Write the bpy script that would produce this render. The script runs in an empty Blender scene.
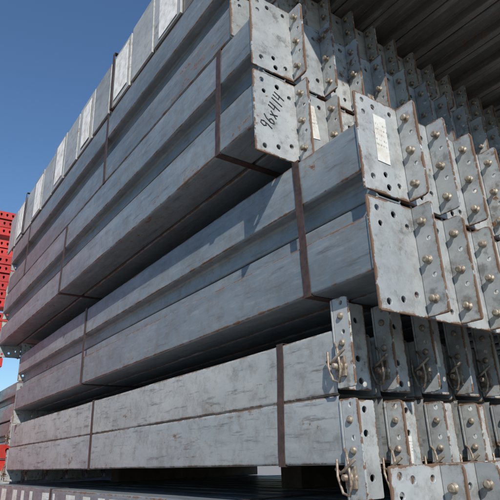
import bpy, bmesh, math, random
from mathutils import Vector, Matrix
random.seed(7)
H=1.5
S=bpy.context.scene
col=S.collection

# ---------------------------------------------------------------- materials
def nt(name):
    m=bpy.data.materials.new(name); m.use_nodes=True
    t=m.node_tree; b=t.nodes['Principled BSDF']
    return m,t,b
def N(t,typ,**k):
    n=t.nodes.new(typ)
    for a,v in k.items(): setattr(n,a,v)
    return n
def ramp(t,src,stops):
    r=N(t,'ShaderNodeValToRGB'); e=r.color_ramp.elements
    while len(e)<len(stops): e.new(0.5)
    for el,(p,c) in zip(e,stops):
        el.position=p; el.color=(c,c,c,1) if not isinstance(c,tuple) else (*c,1)
    t.links.new(src,r.inputs[0]); return r.outputs[0]
def mix(t,f,a,b,mode='MIX'):
    m=N(t,'ShaderNodeMix',data_type='RGBA',blend_type=mode)
    for sock,v in ((m.inputs[0],f),(m.inputs[6],a),(m.inputs[7],b)):
        if isinstance(v,(int,float)): sock.default_value=v
        elif isinstance(v,tuple): sock.default_value=(*v,1)
        else: t.links.new(v,sock)
    return m.outputs[2]
def math_(t,op,a,b=0.0):
    m=N(t,'ShaderNodeMath',operation=op)
    for i,v in enumerate((a,b)):
        if isinstance(v,(int,float)): m.inputs[i].default_value=v
        else: t.links.new(v,m.inputs[i])
    return m.outputs[0]
def coords(t):
    tc=N(t,'ShaderNodeTexCoord'); oi=N(t,'ShaderNodeObjectInfo')
    mul=N(t,'ShaderNodeVectorMath',operation='MULTIPLY_ADD')
    cx=N(t,'ShaderNodeCombineXYZ')
    for i in range(3): t.links.new(oi.outputs['Random'],cx.inputs[i])
    t.links.new(cx.outputs[0],mul.inputs[0]); mul.inputs[1].default_value=(37,91,53)
    t.links.new(tc.outputs['Object'],mul.inputs[2])
    return mul.outputs[0],oi.outputs['Random'],tc.outputs['Object'],tc.outputs['Normal']
def noise(t,vec,scale,detail=4,rough=0.6,stretch=None):
    if stretch:
        mp=N(t,'ShaderNodeMapping'); mp.inputs['Scale'].default_value=stretch
        t.links.new(vec,mp.inputs[0]); vec=mp.outputs[0]
    n=N(t,'ShaderNodeTexNoise'); n.inputs['Scale'].default_value=scale
    n.inputs['Detail'].default_value=detail; n.inputs['Roughness'].default_value=rough
    t.links.new(vec,n.inputs['Vector']); return n.outputs['Fac']

def paint(name,c1,c2,rust_amt=0.5,edges=None,ew=0.004,eoff=0.44,stretch=(1,9,9),rough=0.42,dirt=0.5,zonly=False,scrape=0.0):
    m,t,b=nt(name)
    v,r,ob,nrm=coords(t)
    mid=noise(t,v,5,5,0.7,stretch=(0.6,1.6,1.6))
    big=ramp(t,mid,[(0.38,0.0),(0.64,1.0)])
    c=mix(t,big,c1,c2)
    rv=ramp(t,r,[(0,(0.76,0.77,0.78)),(0.5,(0.97,0.98,0.99)),(1,(1.16,1.13,1.09))])
    c=mix(t,1.0,c,rv,'MULTIPLY')
    sn=noise(t,v,9,4,0.72,stretch=stretch)
    st=ramp(t,sn,[(0.55,0.0),(0.70,1.0)])
    c=mix(t,math_(t,'MULTIPLY',st,0.28*dirt),c,(0.46,0.46,0.44))
    st2=ramp(t,sn,[(0.32,1.0),(0.44,0.0)])
    c=mix(t,math_(t,'MULTIPLY',st2,0.85*dirt),c,(0.085,0.08,0.075))
    gn=noise(t,v,26,5,0.75)
    gr=ramp(t,gn,[(0.47,0.0),(0.74,1.0)])
    c=mix(t,math_(t,'MULTIPLY',gr,0.8*dirt),c,(0.13,0.112,0.09))
    rf=noise(t,v,80,3,0.7)
    rn=noise(t,v,6,6,0.75,stretch=(0.55,1.5,1.5))
    rm=math_(t,'ADD',math_(t,'MULTIPLY',rn,0.75),math_(t,'MULTIPLY',rf,0.25))
    th=0.66-0.12*rust_amt
    rmask=ramp(t,rm,[(th,0.0),(th+0.03,1.0)])
    halo=ramp(t,rm,[(th-0.05,0.0),(th+0.02,0.45)])
    c=mix(t,halo,c,(0.22,0.16,0.11))
    if scrape>0:
        sc=noise(t,v,3.0,5,0.7,stretch=(0.55,15,15))
        sc=ramp(t,math_(t,'ADD',math_(t,'MULTIPLY',sc,.85),math_(t,'MULTIPLY',rf,.15)),[(0.655,0.0),(0.685,scrape)])
        rmask=math_(t,'MAXIMUM',rmask,sc)
    if edges:
        sep=N(t,'ShaderNodeSeparateXYZ'); t.links.new(ob,sep.inputs[0]); d=None
        for ax,vals in edges.items():
            for e in vals:
                a=math_(t,'ABSOLUTE',math_(t,'SUBTRACT',sep.outputs[ax],e))
                d=a if d is None else math_(t,'MINIMUM',d,a)
        thr=math_(t,'MULTIPLY',math_(t,'SUBTRACT',math_(t,'ADD',math_(t,'MULTIPLY',gn,.55),math_(t,'MULTIPLY',mid,.45)),eoff),ew*10)
        em=math_(t,'GREATER_THAN',thr,d)
        em2=math_(t,'MULTIPLY',math_(t,'GREATER_THAN',math_(t,'MULTIPLY',thr,2.0),d),0.25)
        if zonly:
            sn2=N(t,'ShaderNodeSeparateXYZ'); t.links.new(nrm,sn2.inputs[0])
            k=math_(t,'LESS_THAN',math_(t,'ABSOLUTE',sn2.outputs['Z']),0.85)
            em=math_(t,'MULTIPLY',em,k); em2=math_(t,'MULTIPLY',em2,k)
        c=mix(t,em2,c,(0.2,0.14,0.09))
        rmask=math_(t,'MAXIMUM',rmask,math_(t,'MULTIPLY',em,.9))
    rc=mix(t,rf,(0.070,0.035,0.02),(0.20,0.108,0.058))
    c=mix(t,rmask,c,rc)
    t.links.new(c,b.inputs['Base Color'])
    ro=math_(t,'ADD',math_(t,'MULTIPLY',rmask,0.4),math_(t,'ADD',math_(t,'MULTIPLY',gn,0.35),rough-0.16))
    t.links.new(ro,b.inputs['Roughness'])
    b.inputs['Specular IOR Level'].default_value=0.45
    bp=N(t,'ShaderNodeBump'); bp.inputs['Strength'].default_value=0.35; bp.inputs['Distance'].default_value=0.004
    hh=math_(t,'ADD',math_(t,'MULTIPLY',mid,1.0),math_(t,'ADD',math_(t,'MULTIPLY',rf,0.1),math_(t,'MULTIPLY',rmask,0.12)))
    t.links.new(hh,bp.inputs['Height']); t.links.new(bp.outputs[0],b.inputs['Normal'])
    return m
BC=((0.150,0.185,0.208),(0.225,0.258,0.278))
PC=((0.31,0.335,0.342),(0.41,0.428,0.425))
M_beam_k={'up':paint('grey_beam_paint',*BC,.34,{2:[.043,.136]},.0018,.45,dirt=.8,zonly=True,scrape=.9,rough=.38),
          'dn':paint('grey_beam_paint_b',*BC,.34,{2:[.096,.003]},.0018,.45,dirt=.8,zonly=True,scrape=.9,rough=.38)}
M_beamC=paint('light_grey_beam_paint',(0.27,0.295,0.302),(0.35,0.372,0.37),0.42,{2:[0.002,.1065]},.0016,.45,dirt=0.8,zonly=True,scrape=.8)
CZ={'up':(.006,.203),'dn':(-.064,.133),'flu':(.003,.136),'fld':(.003,.136),'cup':(.008,.161),'cdn':(-.0525,.1005)}
def pm(k):
    z0,z1=CZ[k]
    e={2:[z0,z1],1:[-.002 if k[0]!='c' else .076],0:[.0455 if k[0]!='c' else .0415]}
    return paint('connector_paint_'+k,*PC,.48,e,.0030,.44,stretch=(3,3,3),dirt=.75)
M_plate_k={k:pm(k) for k in ('up','dn','flu','cup','cdn')}
M_plate_k['fld']=M_plate_k['flu']
M_endp=paint('end_plate_paint',(0.33,0.345,0.345),(0.43,0.44,0.43),.4,None,dirt=.6)
M_top=paint('weathered_channel_steel',(0.085,0.08,0.075),(0.15,0.14,0.13),0.7,None,dirt=1.0)
M_red=paint('red_upright_paint',(0.42,0.022,0.016),(0.50,0.035,0.025),0.1,None,dirt=0.3)

def simple(name,c1,c2,scale,rough,metal=0.0,bump=0.2):
    m,t,b=nt(name); v,r,ob,_=coords(t)
    n=noise(t,v,scale,4,0.7)
    c=mix(t,ramp(t,n,[(0.35,0.0),(0.65,1.0)]),c1,c2)
    t.links.new(c,b.inputs['Base Color']); b.inputs['Roughness'].default_value=rough; b.inputs['Metallic'].default_value=metal
    bp=N(t,'ShaderNodeBump'); bp.inputs['Strength'].default_value=bump; bp.inputs['Distance'].default_value=0.002
    t.links.new(n,bp.inputs['Height']); t.links.new(bp.outputs[0],b.inputs['Normal'])
    return m
M_rivet=simple('yellow_zinc_rivet',(0.36,0.325,0.26),(0.13,0.095,0.065),110,0.5,0.3,.5)
M_clip=simple('rusty_zinc_clip',(0.40,0.35,0.28),(0.14,0.085,0.055),80,0.5,0.35,.4)
M_strap=simple('rusted_steel_strap',(0.045,0.030,0.026),(0.095,0.056,0.043),60,0.55,0.2)
M_wood=simple('shade_dark_timber',(0.05,0.04,0.03),(0.09,0.075,0.055),18,0.9)  # timber colour darkened to stand in for the shade in the bundle gaps
M_ink=simple('marker_ink',(0.012,0.012,0.014),(0.02,0.02,0.02),50,0.6)

def paper(name,base,inkf):
    m,t,b=nt(name)
    tc=N(t,'ShaderNodeTexCoord')
    sep=N(t,'ShaderNodeSeparateXYZ'); t.links.new(tc.outputs['Generated'],sep.inputs[0])
    v,r,ob,_=coords(t)
    row=math_(t,'FRACT',math_(t,'MULTIPLY',sep.outputs['Z'],9.0))
    rowm=math_(t,'LESS_THAN',row,0.38)
    n=noise(t,v,380,1,0.5,stretch=(1,1,0.15))
    ink=math_(t,'MULTIPLY',rowm,math_(t,'GREATER_THAN',n,0.56))
    inb=math_(t,'MULTIPLY',math_(t,'GREATER_THAN',sep.outputs['Z'],0.3),math_(t,'LESS_THAN',sep.outputs['Z'],0.88))
    ink=math_(t,'MULTIPLY',ink,inb)
    d=ramp(t,noise(t,v,30,5,0.7),[(0.42,0.0),(0.75,1.0)])
    c=mix(t,d,base,(0.44,0.39,0.31))
    c=mix(t,math_(t,'MULTIPLY',ink,inkf),c,(0.08,0.08,0.09))
    t.links.new(c,b.inputs['Base Color']); b.inputs['Roughness'].default_value=0.7
    return m
M_paper=paper('printed_paper_label',(0.62,0.63,0.60),.55)
M_paperw=paper('bleached_paper_label',(0.82,0.82,0.80),.12)

# ---------------------------------------------------------------- mesh helpers
def curve_mesh(splines,dim='2D',extrude=0.0,bevel=0.0,res=1,cyclic=True):
    cu=bpy.data.curves.new('tmp','CURVE'); cu.dimensions=dim
    if dim=='2D': cu.fill_mode='BOTH'
    else: cu.fill_mode='FULL'; cu.use_fill_caps=True
    cu.extrude=extrude; cu.bevel_depth=bevel; cu.bevel_resolution=res
    for pts in splines:
        sp=cu.splines.new('POLY'); sp.points.add(len(pts)-1)
        for p,q in zip(sp.points,pts): p.co=(q[0],q[1],q[2] if len(q)>2 else 0,1)
        sp.use_cyclic_u=cyclic
    o=bpy.data.objects.new('tmp',cu); col.objects.link(o)
    dg=bpy.context.evaluated_depsgraph_get(); dg.update()
    me=bpy.data.meshes.new_from_object(o.evaluated_get(dg))
    bpy.data.objects.remove(o); bpy.data.curves.remove(cu)
    return me
def rrect(x0,y0,x1,y1,r,seg=4):
    out=[]
    cs=[(x1-r,y0+r,-90),(x1-r,y1-r,0),(x0+r,y1-r,90),(x0+r,y0+r,180)]
    for cx,cy,a in cs:
        for i in range(seg+1):
            an=math.radians(a+90*i/seg); out.append((cx+r*math.cos(an),cy+r*math.sin(an)))
    return out
def circ(x,y,r,n=16): return [(x+r*math.cos(-2*math.pi*i/n),y+r*math.sin(-2*math.pi*i/n)) for i in range(n)]
def tear(x,y,r,n=12):
    pts=[]
    for i in range(n+1):
        a=math.radians(-20+220*i/n); pts.append((x+r*math.cos(a),y+r*math.sin(a)))
    pts+=[(x-r*0.42,y-r*1.9),(x+r*0.42,y-r*1.9)]
    return pts[::-1]
MAP_YZ=Matrix(((0,0,1,0),(1,0,0,0),(0,1,0,0),(0,0,0,1)))
MAP_XZ=Matrix(((1,0,0,0),(0,0,1,0),(0,1,0,0),(0,0,0,1)))
def add(bm,me,mat,M,smooth=False):
    n0=len(bm.verts); f0=len(bm.faces)
    bm.from_mesh(me); bm.verts.ensure_lookup_table(); bm.faces.ensure_lookup_table()
    bmesh.ops.transform(bm,matrix=M,verts=bm.verts[n0:])
    for f in bm.faces[f0:]: f.material_index=mat; f.smooth=smooth
def lathe(bm,prof,mat,M,n=14):
    rings=[]
    for r,h in prof:
        rings.append([bm.verts.new(M@Vector((r*math.cos(2*math.pi*i/n),r*math.sin(2*math.pi*i/n),h))) for i in range(n)])
    for a,b in zip(rings,rings[1:]):
        for i in range(n):
            f=bm.faces.new((a[i],a[(i+1)%n],b[(i+1)%n],b[i])); f.material_index=mat; f.smooth=True
    f=bm.faces.new(rings[-1]); f.material_index=mat
def box(bm,x0,x1,y0,y1,z0,z1,mat=0,M=None):
    vs=[bm.verts.new(Vector((x,y,z))) for x in (x0,x1) for y in (y0,y1) for z in (z0,z1)]
    if M is not None:
        for v in vs: v.co=M@v.co
    for q in ((0,1,3,2),(4,6,7,5),(0,4,5,1),(2,3,7,6),(0,2,6,4),(1,5,7,3)):
        f=bm.faces.new([vs[i] for i in q]); f.material_index=mat
def mesh_obj(name,bm,mats,parent=None,bevel=0.0,loc=(0,0,0)):
    bmesh.ops.recalc_face_normals(bm,faces=bm.faces)
    me=bpy.data.meshes.new(name); bm.to_mesh(me); bm.free()
    for m in mats: me.materials.append(m)
    o=bpy.data.objects.new(name,me); col.objects.link(o); o.location=loc
    if parent: o.parent=parent
    if bevel: 
        b=o.modifiers.new('bevel','BEVEL'); b.width=bevel; b.segments=2; b.limit_method='ANGLE'
    return o
def empty(name,loc=(0,0,0)):
    e=bpy.data.objects.new(name,None); col.objects.link(e); e.location=loc; return e

def tube_profile(W,h,step,sh,step_pos,r=0.006):
    if step_pos=='none': P=[(0,0),(W,0),(W,h),(0,h)]
    elif step_pos=='top': P=[(0,0),(W,0),(W,h),(step,h),(step,h-sh),(0,h-sh)]
    else: P=[(0,sh),(step,sh),(step,0),(W,0),(W,h),(0,h)]
    out=[];n=len(P)
    for i in range(n):
        p=Vector(P[i]);a=Vector(P[i-1]);b=Vector(P[(i+1)%n])
        da=(a-p).normalized(); db=(b-p).normalized()
        p0=p+da*r; p2=p+db*r
        for k in range(5):
            s=k/4; out.append(((1-s)**2*p0+2*s*(1-s)*p+s*s*p2))
    return out
def add_tube(bm,prof,L,mat=0,segs=14,wob=0.0008,bead=True):
    rings=[]
    for j in range(segs+1):
        x=-0.002-(L-0.004)*j/segs
        dy=random.uniform(-wob,wob); dz=random.uniform(-wob,wob)
        rings.append([bm.verts.new((x,p[0]+dy,p[1]+dz)) for p in prof])
    n=len(prof)
    for a,b in zip(rings,rings[1:]):
        for i in range(n):
            f=bm.faces.new((a[i],a[(i+1)%n],b[(i+1)%n],b[i])); f.material_index=mat; f.smooth=True
    if bead:   # weld bead where the tube meets its end plate
        for xe in (-.0015,-L+.0015):
            w=[]
            for p in prof:
                j=random.uniform(-.0005,.0005); w.append((xe+j,p[0],p[1]+j))
            me=curve_mesh([w],'3D',bevel=.0024,res=1,cyclic=True)
            add(bm,me,mat,Matrix.Identity(4),True)

def add_connector(bm,cz0,ch,pw,leg_side,leg_len,T,flipz,clip=False,variant=0):
    t=0.004
    fz=lambda z:(cz0+ch-z) if flipz else (cz0+z)
    holes=[]
    r=0.0062
    if leg_side=='far':
        pat=[(0.018,0.93),(0.045,0.90),(0.018,0.80),(0.022,0.14),(0.055,0.20),(0.060,0.08),(0.088,0.13),(0.090,0.90)]
        if variant==1: pat=[(0.020,0.92),(0.055,0.88),(0.090,0.82),(0.020,0.10),(0.024,0.24),(0.060,0.12),(0.092,0.20)]
        for u,vv in pat:
            if u<pw-0.014: holes.append(circ(u,fz(vv*ch),r*random.uniform(.92,1.08)))
    else:
        for u,vv in [(0.022,0.12),(0.052,0.10),(0.026,0.90),(0.054,0.80),(0.05,0.35)]:
            holes.append(circ(u,fz(vv*ch),r))
    me=curve_mesh([rrect(-0.002,cz0,pw,cz0+ch,0.0035)]+holes,extrude=t/2-0.0005,bevel=0.0005,res=0)
    add(bm,me,1,T@Matrix.Translation((t/2,0,0))@MAP_YZ)
    y=pw-t/2 if leg_side=='far' else -0.002+t/2
    x0=0.0015
    c1=random.uniform(.004,.012); c2=random.uniform(.005,.014)
    out=[(x0,cz0+0.001),(x0+leg_len-c1,cz0+0.001),(x0+leg_len-c1*.3,cz0+c1*.35),(x0+leg_len,cz0+c1*1.1),(x0+leg_len,cz0+ch-c2*1.1),(x0+leg_len-c2*.3,cz0+ch-c2*.35),(x0+leg_len-c2,cz0+ch-0.001),(x0,cz0+ch-0.001)]
    if leg_side=='near':
        lh=[circ(x0+leg_len*0.55,cz0+ch*0.93,0.0045,12),circ(x0+leg_len*0.55,cz0+ch*0.60,0.0045,12)]
    else:
        lh=[circ(x0+leg_len*0.62,cz0+ch*0.34,0.0045,10),circ(x0+leg_len*0.62,cz0+ch*0.67,0.0045,10)]
    me=curve_mesh([out]+lh,extrude=t/2-0.0005,bevel=0.0005,res=0)
    add(bm,me,1,T@Matrix.Translation((t,y,0))@MAP_XZ)
    for vv in ((0.14,0.48,0.83) if leg_side=='far' else (0.22,0.48,0.78)):
        R=T@Matrix.Translation((x0+leg_len*0.58+random.uniform(-.001,.001),y-t/2,cz0+ch*vv))@Matrix.Rotation(math.radians(90+random.uniform(-7,7)),4,'X')@Matrix.Rotation(math.radians(random.uniform(-7,7)),4,'Y')
        if leg_side=='far':
            lathe(bm,[(0.0076,-0.001),(0.0076,0.0012),(0.0042,0.0014),(0.0042,0.0065),(0.0060,0.0069),(0.0066,0.0088),(0.0057,0.0104),(0.0034,0.0112)],2,R)
        else:
            lathe(bm,[(0.0062,-0.001),(0.0062,0.002),(0.0048,0.004),(0.003,0.005)],2,R)
    if clip:
        zc=cz0+ch*0.20
        w=[[(-0.006,y-0.012,zc+0.030),(-0.002,y-0.017,zc+0.006),(0.006,y-0.016,zc-0.018),(0.018,y-0.014,zc-0.022),
            (0.024,y-0.015,zc-0.004),(0.022,y-0.016,zc+0.028),(0.014,y-0.010,zc+0.040),(0.004,y-0.004,zc+0.046)]]
        me=curve_mesh(w,'3D',bevel=0.0022,res=2,cyclic=False); add(bm,me,3,T,True)
        w=[[(-0.016,y-0.006,zc+0.016),(0.000,y-0.012,zc+0.010),(0.016,y-0.020,zc+0.014),(0.034,y-0.012,zc+0.030)]]
        me=curve_mesh(w,'3D',bevel=0.0026,res=2,cyclic=False); add(bm,me,3,T,True)
        box(bm,0.004,0.026,y-0.0075,y-0.003,zc-0.012,zc+0.020,3,T)
        R=T@Matrix.Translation((0.014,y-0.007,zc+0.004))@Matrix.Rotation(math.radians(90),4,'X')
        lathe(bm,[(0.008,0),(0.008,0.003),(0.005,0.006),(0.005,0.014),(0.0035,0.015)],3,R)

def beam_mesh(kind,variant=0,L=2.44):
    bm=bmesh.new()
    cz0=CZ[kind][0]; ch=CZ[kind][1]-cz0
    if kind[0]!='c':
        up=kind in('up','flu')
        h=0.139; W=0.088; pw=0.113
        prof=tube_profile(W,h,0.028,0.040,'bot' if up else 'top')
        leg='far'; ll=0.040; fl=not up; clip=False
    else:
        h=0.1085; W=0.092; pw=0.076
        prof=tube_profile(W,h,0.03,0.035,'none')
        leg='near'; ll=0.036; fl=(kind=='cdn'); clip=True
    add_tube(bm,prof,L,bead=(kind[0]!='c'))
    add_connector(bm,cz0,ch,pw,leg,ll,Matrix.Identity(4),fl,clip,variant%2)
    T2=Matrix.Translation((-L,0,0))@Matrix.Diagonal((-1,1,1,1))
    add_connector(bm,cz0,ch,pw,leg,ll,T2,fl,clip,variant%2)
    bmesh.ops.recalc_face_normals(bm,faces=bm.faces)
    me=bpy.data.meshes.new('rack_beam'); bm.to_mesh(me); bm.free()
    mb=M_beamC if kind[0]=='c' else M_beam_k['up' if kind in('up','flu') else 'dn']
    for m in (mb,M_plate_k[kind],M_rivet,M_clip): me.materials.append(m)
    return me
MESH={}
def getmesh(kind,L):
    k=(kind,L)
    if k not in MESH: MESH[k]=[beam_mesh(kind,i,L) for i in range(4)]
    return MESH[k]

def strap(parent,x,y0,y1,z0,z1,lean=0.0,w=0.019,name='strap'):
    bm=bmesh.new(); o=0.0015
    pts=[(y0-o,z0-o,0),(y1+o,z0-o,0),(y1+o,z1+o,lean),(y0-o,z1+o,lean)]
    seq=[]; n=len(pts)
    for i in range(n):
        p=pts[i];q=pts[(i+1)%n]; K=8
        for k in range(K):
            s=k/K; seq.append([p[j]*(1-s)+q[j]*s for j in range(3)])
    rows=[]
    for (y,z,l) in seq:
        jx=random.uniform(-0.0012,0.0012)
        rows.append([bm.verts.new((x+l+jx-w/2,y,z)),bm.verts.new((x+l+jx+w/2,y,z))])
    for i in range(len(rows)):
        a=rows[i];b=rows[(i+1)%len(rows)]
        bm.faces.new((a[0],a[1],b[1],b[0]))
    ob=mesh_obj(name,bm,[M_strap],parent)
    s=ob.modifiers.new('thick','SOLIDIFY'); s.thickness=0.0012; s.offset=0
    return ob

def bundle(name,x,y,ztop,kinds,n,pitch,stag,L,straps,jit=0.002):
    e=empty(name,(x,y,H+ztop)); first={}
    z=0
    hh=0.1085 if kinds[0][0]=='c' else 0.139
    for r,k in enumerate(kinds):
        z-=hh+0.0005
        ms=getmesh(k,L)
        for i in range(n):
            o=bpy.data.objects.new('beam',ms[(i+r)%4]); col.objects.link(o); o.parent=e
            o.location=(-stag*i+random.uniform(-jit,jit)*(0.3 if stag else 3.5),pitch*i+random.uniform(-.0004,.0004),z)
            o.rotation_euler=(0,0,random.uniform(-.0004,.0004))
            if i==0: o.location.x=0; o.location.y=0; o.rotation_euler=(0,0,0); first[r]=o
    W=pitch*(n-1)+(0.092 if kinds[0][0]=='c' else 0.088)
    for sx,lean in straps:
        strap(e,sx-x,0,W,z,0,lean)
    return e,first

NB=13
T0,_=bundle('rack_beam_bundle',-.80,.537,1.189,['flu','fld'],NB,.095,.0045,2.33,[(-1.62,0.0),(-2.75,0.01)])
A,fa=bundle('rack_beam_bundle',-.72,.535,.905,['up','dn'],NB,.095,.0045,2.44,[(-.862,.012),(-2.05,.03)])
B,fb=bundle('rack_beam_bundle',-.53,.6155,.547,['up','dn'],NB,.095,.0045,2.44,[(-.690,-.008),(-1.94,0.0)])
C,fc=bundle('rack_beam_bundle',-.66,.640,.204,['cup','cdn'],11,.105,0,2.44,[(-.822,.012),(-1.86,.0)])
D,fd=bundle('rack_beam_bundle',-.555,.620,-.080,['up','dn'],12,.095,.0045,2.70,[(-1.0,0),(-2.2,.0)])
zz=-.080
for i in range(3):
    zz-=.28+.07
    bundle('rack_beam_bundle',-.60-.05*i,.61,zz,['up','dn'],12,.095,.0045,2.44,[(-1.0,0),(-2.2,.0)])
zbot=zz-.28
# neighbouring stack beyond the far end
for i,zt in enumerate((.62,.33,.04,-.25,-.54,-.83)):
    bundle('rack_beam_bundle',-3.52-.03*(i%2),.93,zt,['flu','fld'],4,.095,.0,2.33,[(-4.2,0)])

def board(x,z0,z1,y0=.60,y1=1.78,w=.09):
    bm=bmesh.new(); box(bm,-w/2,w/2,y0,y1,z0+.001,z1-.001)
    mesh_obj('wood_spacer',bm,[M_wood],None,.003,(x,0,H))
for x in (-1.25,-2.55):
    board(x,.547,.625,.82); board(x,.205,.267,.84)
    board(x,-.080,-.014,1.0)
    z=-.08
    for i in range(3):
        board(x,z-.28-.069,z-.28,.66); z-=.35
    board(x,-H,zbot,.60)
for x in (-3.8,-5.6): board(x,-H,-.83-.279,.9,1.3)

# ------------------------------------------------ top bundle of deep channels
TX0,TX1=-3.20,-.28; Tz=1.193; Th=.232
top=empty('steel_channel_bundle',(0,.54,H+Tz))
Wc=.118
P=[(0,0),(.022,0),(.026,.028),(.092,.028),(.096,0),(Wc,0),(Wc,Th),(0,Th)]
def channel():
    bm=bmesh.new(); out=[]
    for j in range(9):
        x=TX0+(TX1-TX0)*j/8
        out.append([bm.verts.new((x,p[0],p[1])) for p in P])
    for a,b in zip(out,out[1:]):
        for i in range(len(P)): bm.faces.new((a[i],a[(i+1)%len(P)],b[(i+1)%len(P)],b[i]))
    bm.faces.new(out[0]); bm.faces.new(out[-1])
    return bm
ch0=mesh_obj('channel',channel(),[M_top],top,.002)
for i in range(1,12):
    o=bpy.data.objects.new('channel',ch0.data); col.objects.link(o); o.parent=top
    o.location=(random.uniform(-.03,.03),i*.122,random.uniform(-.003,.003))
    b=o.modifiers.new('bevel','BEVEL'); b.width=.002; b.segments=2; b.limit_method='ANGLE'
x=-1.06-.08
while x>-3.16:
    for dx,wd in ((0,.090),(-.185,.086)):
        bm=bmesh.new(); dz=random.uniform(-.004,.014)
        box(bm,x+dx-wd,x+dx+wd,-.005-random.uniform(0,.004),-.001,.004,Th+dz)
        mesh_obj('end_plate',bm,[M_endp],top,.001)
    bm=bmesh.new(); w=random.uniform(.050,.070)
    box(bm,x-w+.01,x+w+.01,-.0105,-.0095,.012+random.uniform(0,.02),Th-.004+random.uniform(-.02,.01))
    mesh_obj('paper_label',bm,[M_paperw],top)
    x-=.375
for sx in (-1.58,-2.9):
    strap(top,sx,-.012,12*.122,0,Th+.017,0)

# ---------------------------------------------- labels, handwriting
def label(parent,x,y,z,w,h,rot=0.0,mat=None):
    bm=bmesh.new(); box(bm,0,.0006,-w/2,w/2,-h/2,h/2)
    o=mesh_obj('paper_label',bm,[mat or M_paper],parent); o.location=(x,y,z); o.rotation_euler=(rot,0,0); return o
label(fb[0],.0046,.056,.118,.032,.098,-.03)
def kids(e): return sorted([c for c in e.children if c.name.startswith('beam')],key=lambda c:(round(-c.location.z,2),c.location.y))
ka=kids(A); 
label(ka[NB+1],.0046,.060,.06,.034,.085,.12)
label(ka[NB+3],.0046,.055,.05,.034,.07,-.1)
label(ka[4],.0046,.055,.09,.034,.07,.1)
kc=kids(C)
label(kc[2],.0046,.045,.085,.030,.05,.05)
label(kc[12],.0046,.04,.02,.028,.045,-.06)
kb=kids(B)
label(kb[3],.0046,.07,.10,.03,.07,.1)
xx=-.35
while xx>-2.5:
    w=random.uniform(.02,.10)
    bm=bmesh.new(); box(bm,xx-w,xx,-.0014,-.0006,.06+random.uniform(-.008,.008),.125)
    mesh_obj('paper_label',bm,[M_paper],fd[0]); xx-=w+random.uniform(.03,.16)

G={'9':[[(.8,.75),(.6,1),(.25,.95),(.15,.65),(.4,.48),(.75,.6),(.8,.8),(.75,.4),(.6,0)]],
   '6':[[(.7,1),(.35,.7),(.18,.3),(.35,.02),(.7,.08),(.78,.35),(.5,.5),(.22,.35)]],
   'x':[[(.15,.6),(.75,.0)],[(.75,.62),(.15,.02)]],
   '4':[[(.2,1),(.12,.45),(.8,.5)],[(.75,1),(.62,0)]],
   '1':[[(.5,1),(.42,0)]]}
strokes=[];cx=0
for chh in '96x414':
    for s in G[chh]:
        strokes.append([((cx+p[0]*.017),(p[1]*.030+random.uniform(-.0006,.0006)),0) for p in s])
    cx+=.0188 if chh!='1' else .015
me=curve_mesh(strokes,'3D',bevel=.0016,res=1,cyclic=False)
me.materials.append(M_ink)
o=bpy.data.objects.new('marker_writing',me); col.objects.link(o); o.parent=fa[1]
o.matrix_local=Matrix.Translation((.0044,.036,.139-.006-.197+.052))@MAP_YZ@Matrix.Rotation(math.radians(66),4,'Z')@Matrix.Diagonal((1,1,.25,1))

# ---------------------------------------------- red upright stacks at far left
def red_stack(x,y0,y1,ztop):
    red=empty('red_upright_frame_stack',(x,0,0))
    holes=[]; yy=y0+.04
    while yy<y1-.03:
        holes.append(tear(yy,.047,.010,8)); yy+=.0508
    me=curve_mesh([rrect(y0,.004,y1,.076,.006)]+holes,extrude=.0015)
    bm=bmesh.new(); add(bm,me,0,MAP_YZ)
    box(bm,-.07,-.002,y0,y1,.004,.007); box(bm,-.07,-.002,y0,y1,.073,.076)
    box(bm,-.075,-.07,y0,y1,.004,.076)
    bmesh.ops.recalc_face_normals(bm,faces=bm.faces)
    rm=bpy.data.meshes.new('upright_column'); bm.to_mesh(rm); bm.free(); rm.materials.append(M_red)
    k=0; z=.10
    while z<ztop:
        for c in range(2):
            o=bpy.data.objects.new('upright_column',rm); col.objects.link(o); o.parent=red
            o.location=(random.uniform(-.015,.015)-c*.085,random.uniform(-.02,.01),z)
        z+=.079; k+=1
        if k%8==0:
            for yb in (y0+.1,y1-.3):
                bm=bmesh.new(); box(bm,-.16,0,yb,yb+.09,z-.002,z+.052)
                mesh_obj('timber_skid',bm,[M_wood],red)
            z+=.05
    bm=bmesh.new()
    for yb in (y0+.2,y1-.3): box(bm,-.18,0,yb,yb+.09,0.0,.103)
    mesh_obj('timber_skid',bm,[M_wood],red)
red_stack(-5.0,-.6,.885,H+2.24)
red_stack(-3.36,-.1,.875,H+.06)

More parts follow.
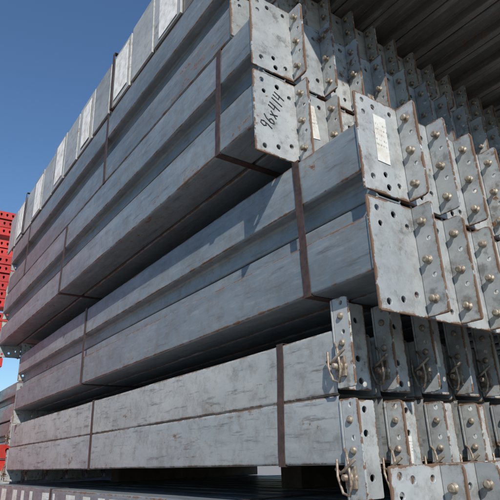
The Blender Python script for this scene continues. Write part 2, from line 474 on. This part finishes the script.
# ---------------------------------------------- ground
m,t,b=nt('yard_concrete')
tc=N(t,'ShaderNodeTexCoord'); v=tc.outputs['Object']
n1=noise(t,v,.6,8,.65); n2=noise(t,v,40,6,.7)
c=mix(t,n1,(.22,.21,.19),(.34,.33,.30)); c=mix(t,math_(t,'MULTIPLY',n2,.5),c,(.16,.15,.14))
t.links.new(c,b.inputs['Base Color']); b.inputs['Roughness'].default_value=.9
bp=N(t,'ShaderNodeBump'); bp.inputs['Strength'].default_value=.4; bp.inputs['Distance'].default_value=.01
t.links.new(n2,bp.inputs['Height']); t.links.new(bp.outputs[0],b.inputs['Normal'])
bm=bmesh.new()
q=[bm.verts.new(p) for p in ((-600,-600,0),(600,-600,0),(600,600,0),(-600,600,0))]; bm.faces.new(q)
mesh_obj('ground',bm,[m])

# ---------------------------------------------- light
s=Vector((.72,-.36,.60)).normalized()
w=bpy.data.worlds.new('World'); S.world=w; w.use_nodes=True
wt=w.node_tree; bg=wt.nodes['Background']
sky=wt.nodes.new('ShaderNodeTexSky'); sky.sky_type='NISHITA'; sky.sun_disc=False
sky.sun_elevation=math.asin(s.z); sky.sun_rotation=math.atan2(s.x,s.y)
sky.air_density=1.35; sky.dust_density=0.0; sky.ozone_density=8.0
wt.links.new(sky.outputs[0],bg.inputs[0]); bg.inputs[1].default_value=.12
sl=bpy.data.lights.new('sun','SUN'); sl.energy=5.0; sl.angle=math.radians(.5); sl.color=(1,.93,.84)
so=bpy.data.objects.new('sun',sl); col.objects.link(so); so.rotation_euler=s.to_track_quat('Z','Y').to_euler(); so.location=(3,-3,6)

# ---------------------------------------------- camera (from the vanishing points)
X=Vector((.5685,.3185,.7585)).normalized(); Y=Vector((.8222,-.1827,-.5390)); Y=(Y-X*Y.dot(X)).normalized(); Z=X.cross(Y)
cam=bpy.data.cameras.new('camera'); co=bpy.data.objects.new('camera',cam); col.objects.link(co)
Mx=Matrix((X,Y,Z)).to_4x4(); Mx.translation=Vector((0,0,H)); co.matrix_world=Mx
cam.sensor_width=36; cam.lens=531/500*36; cam.clip_start=.01; cam.clip_end=3000
S.camera=co
S.view_settings.view_transform='Standard'; S.view_settings.look='None'; S.view_settings.exposure=0
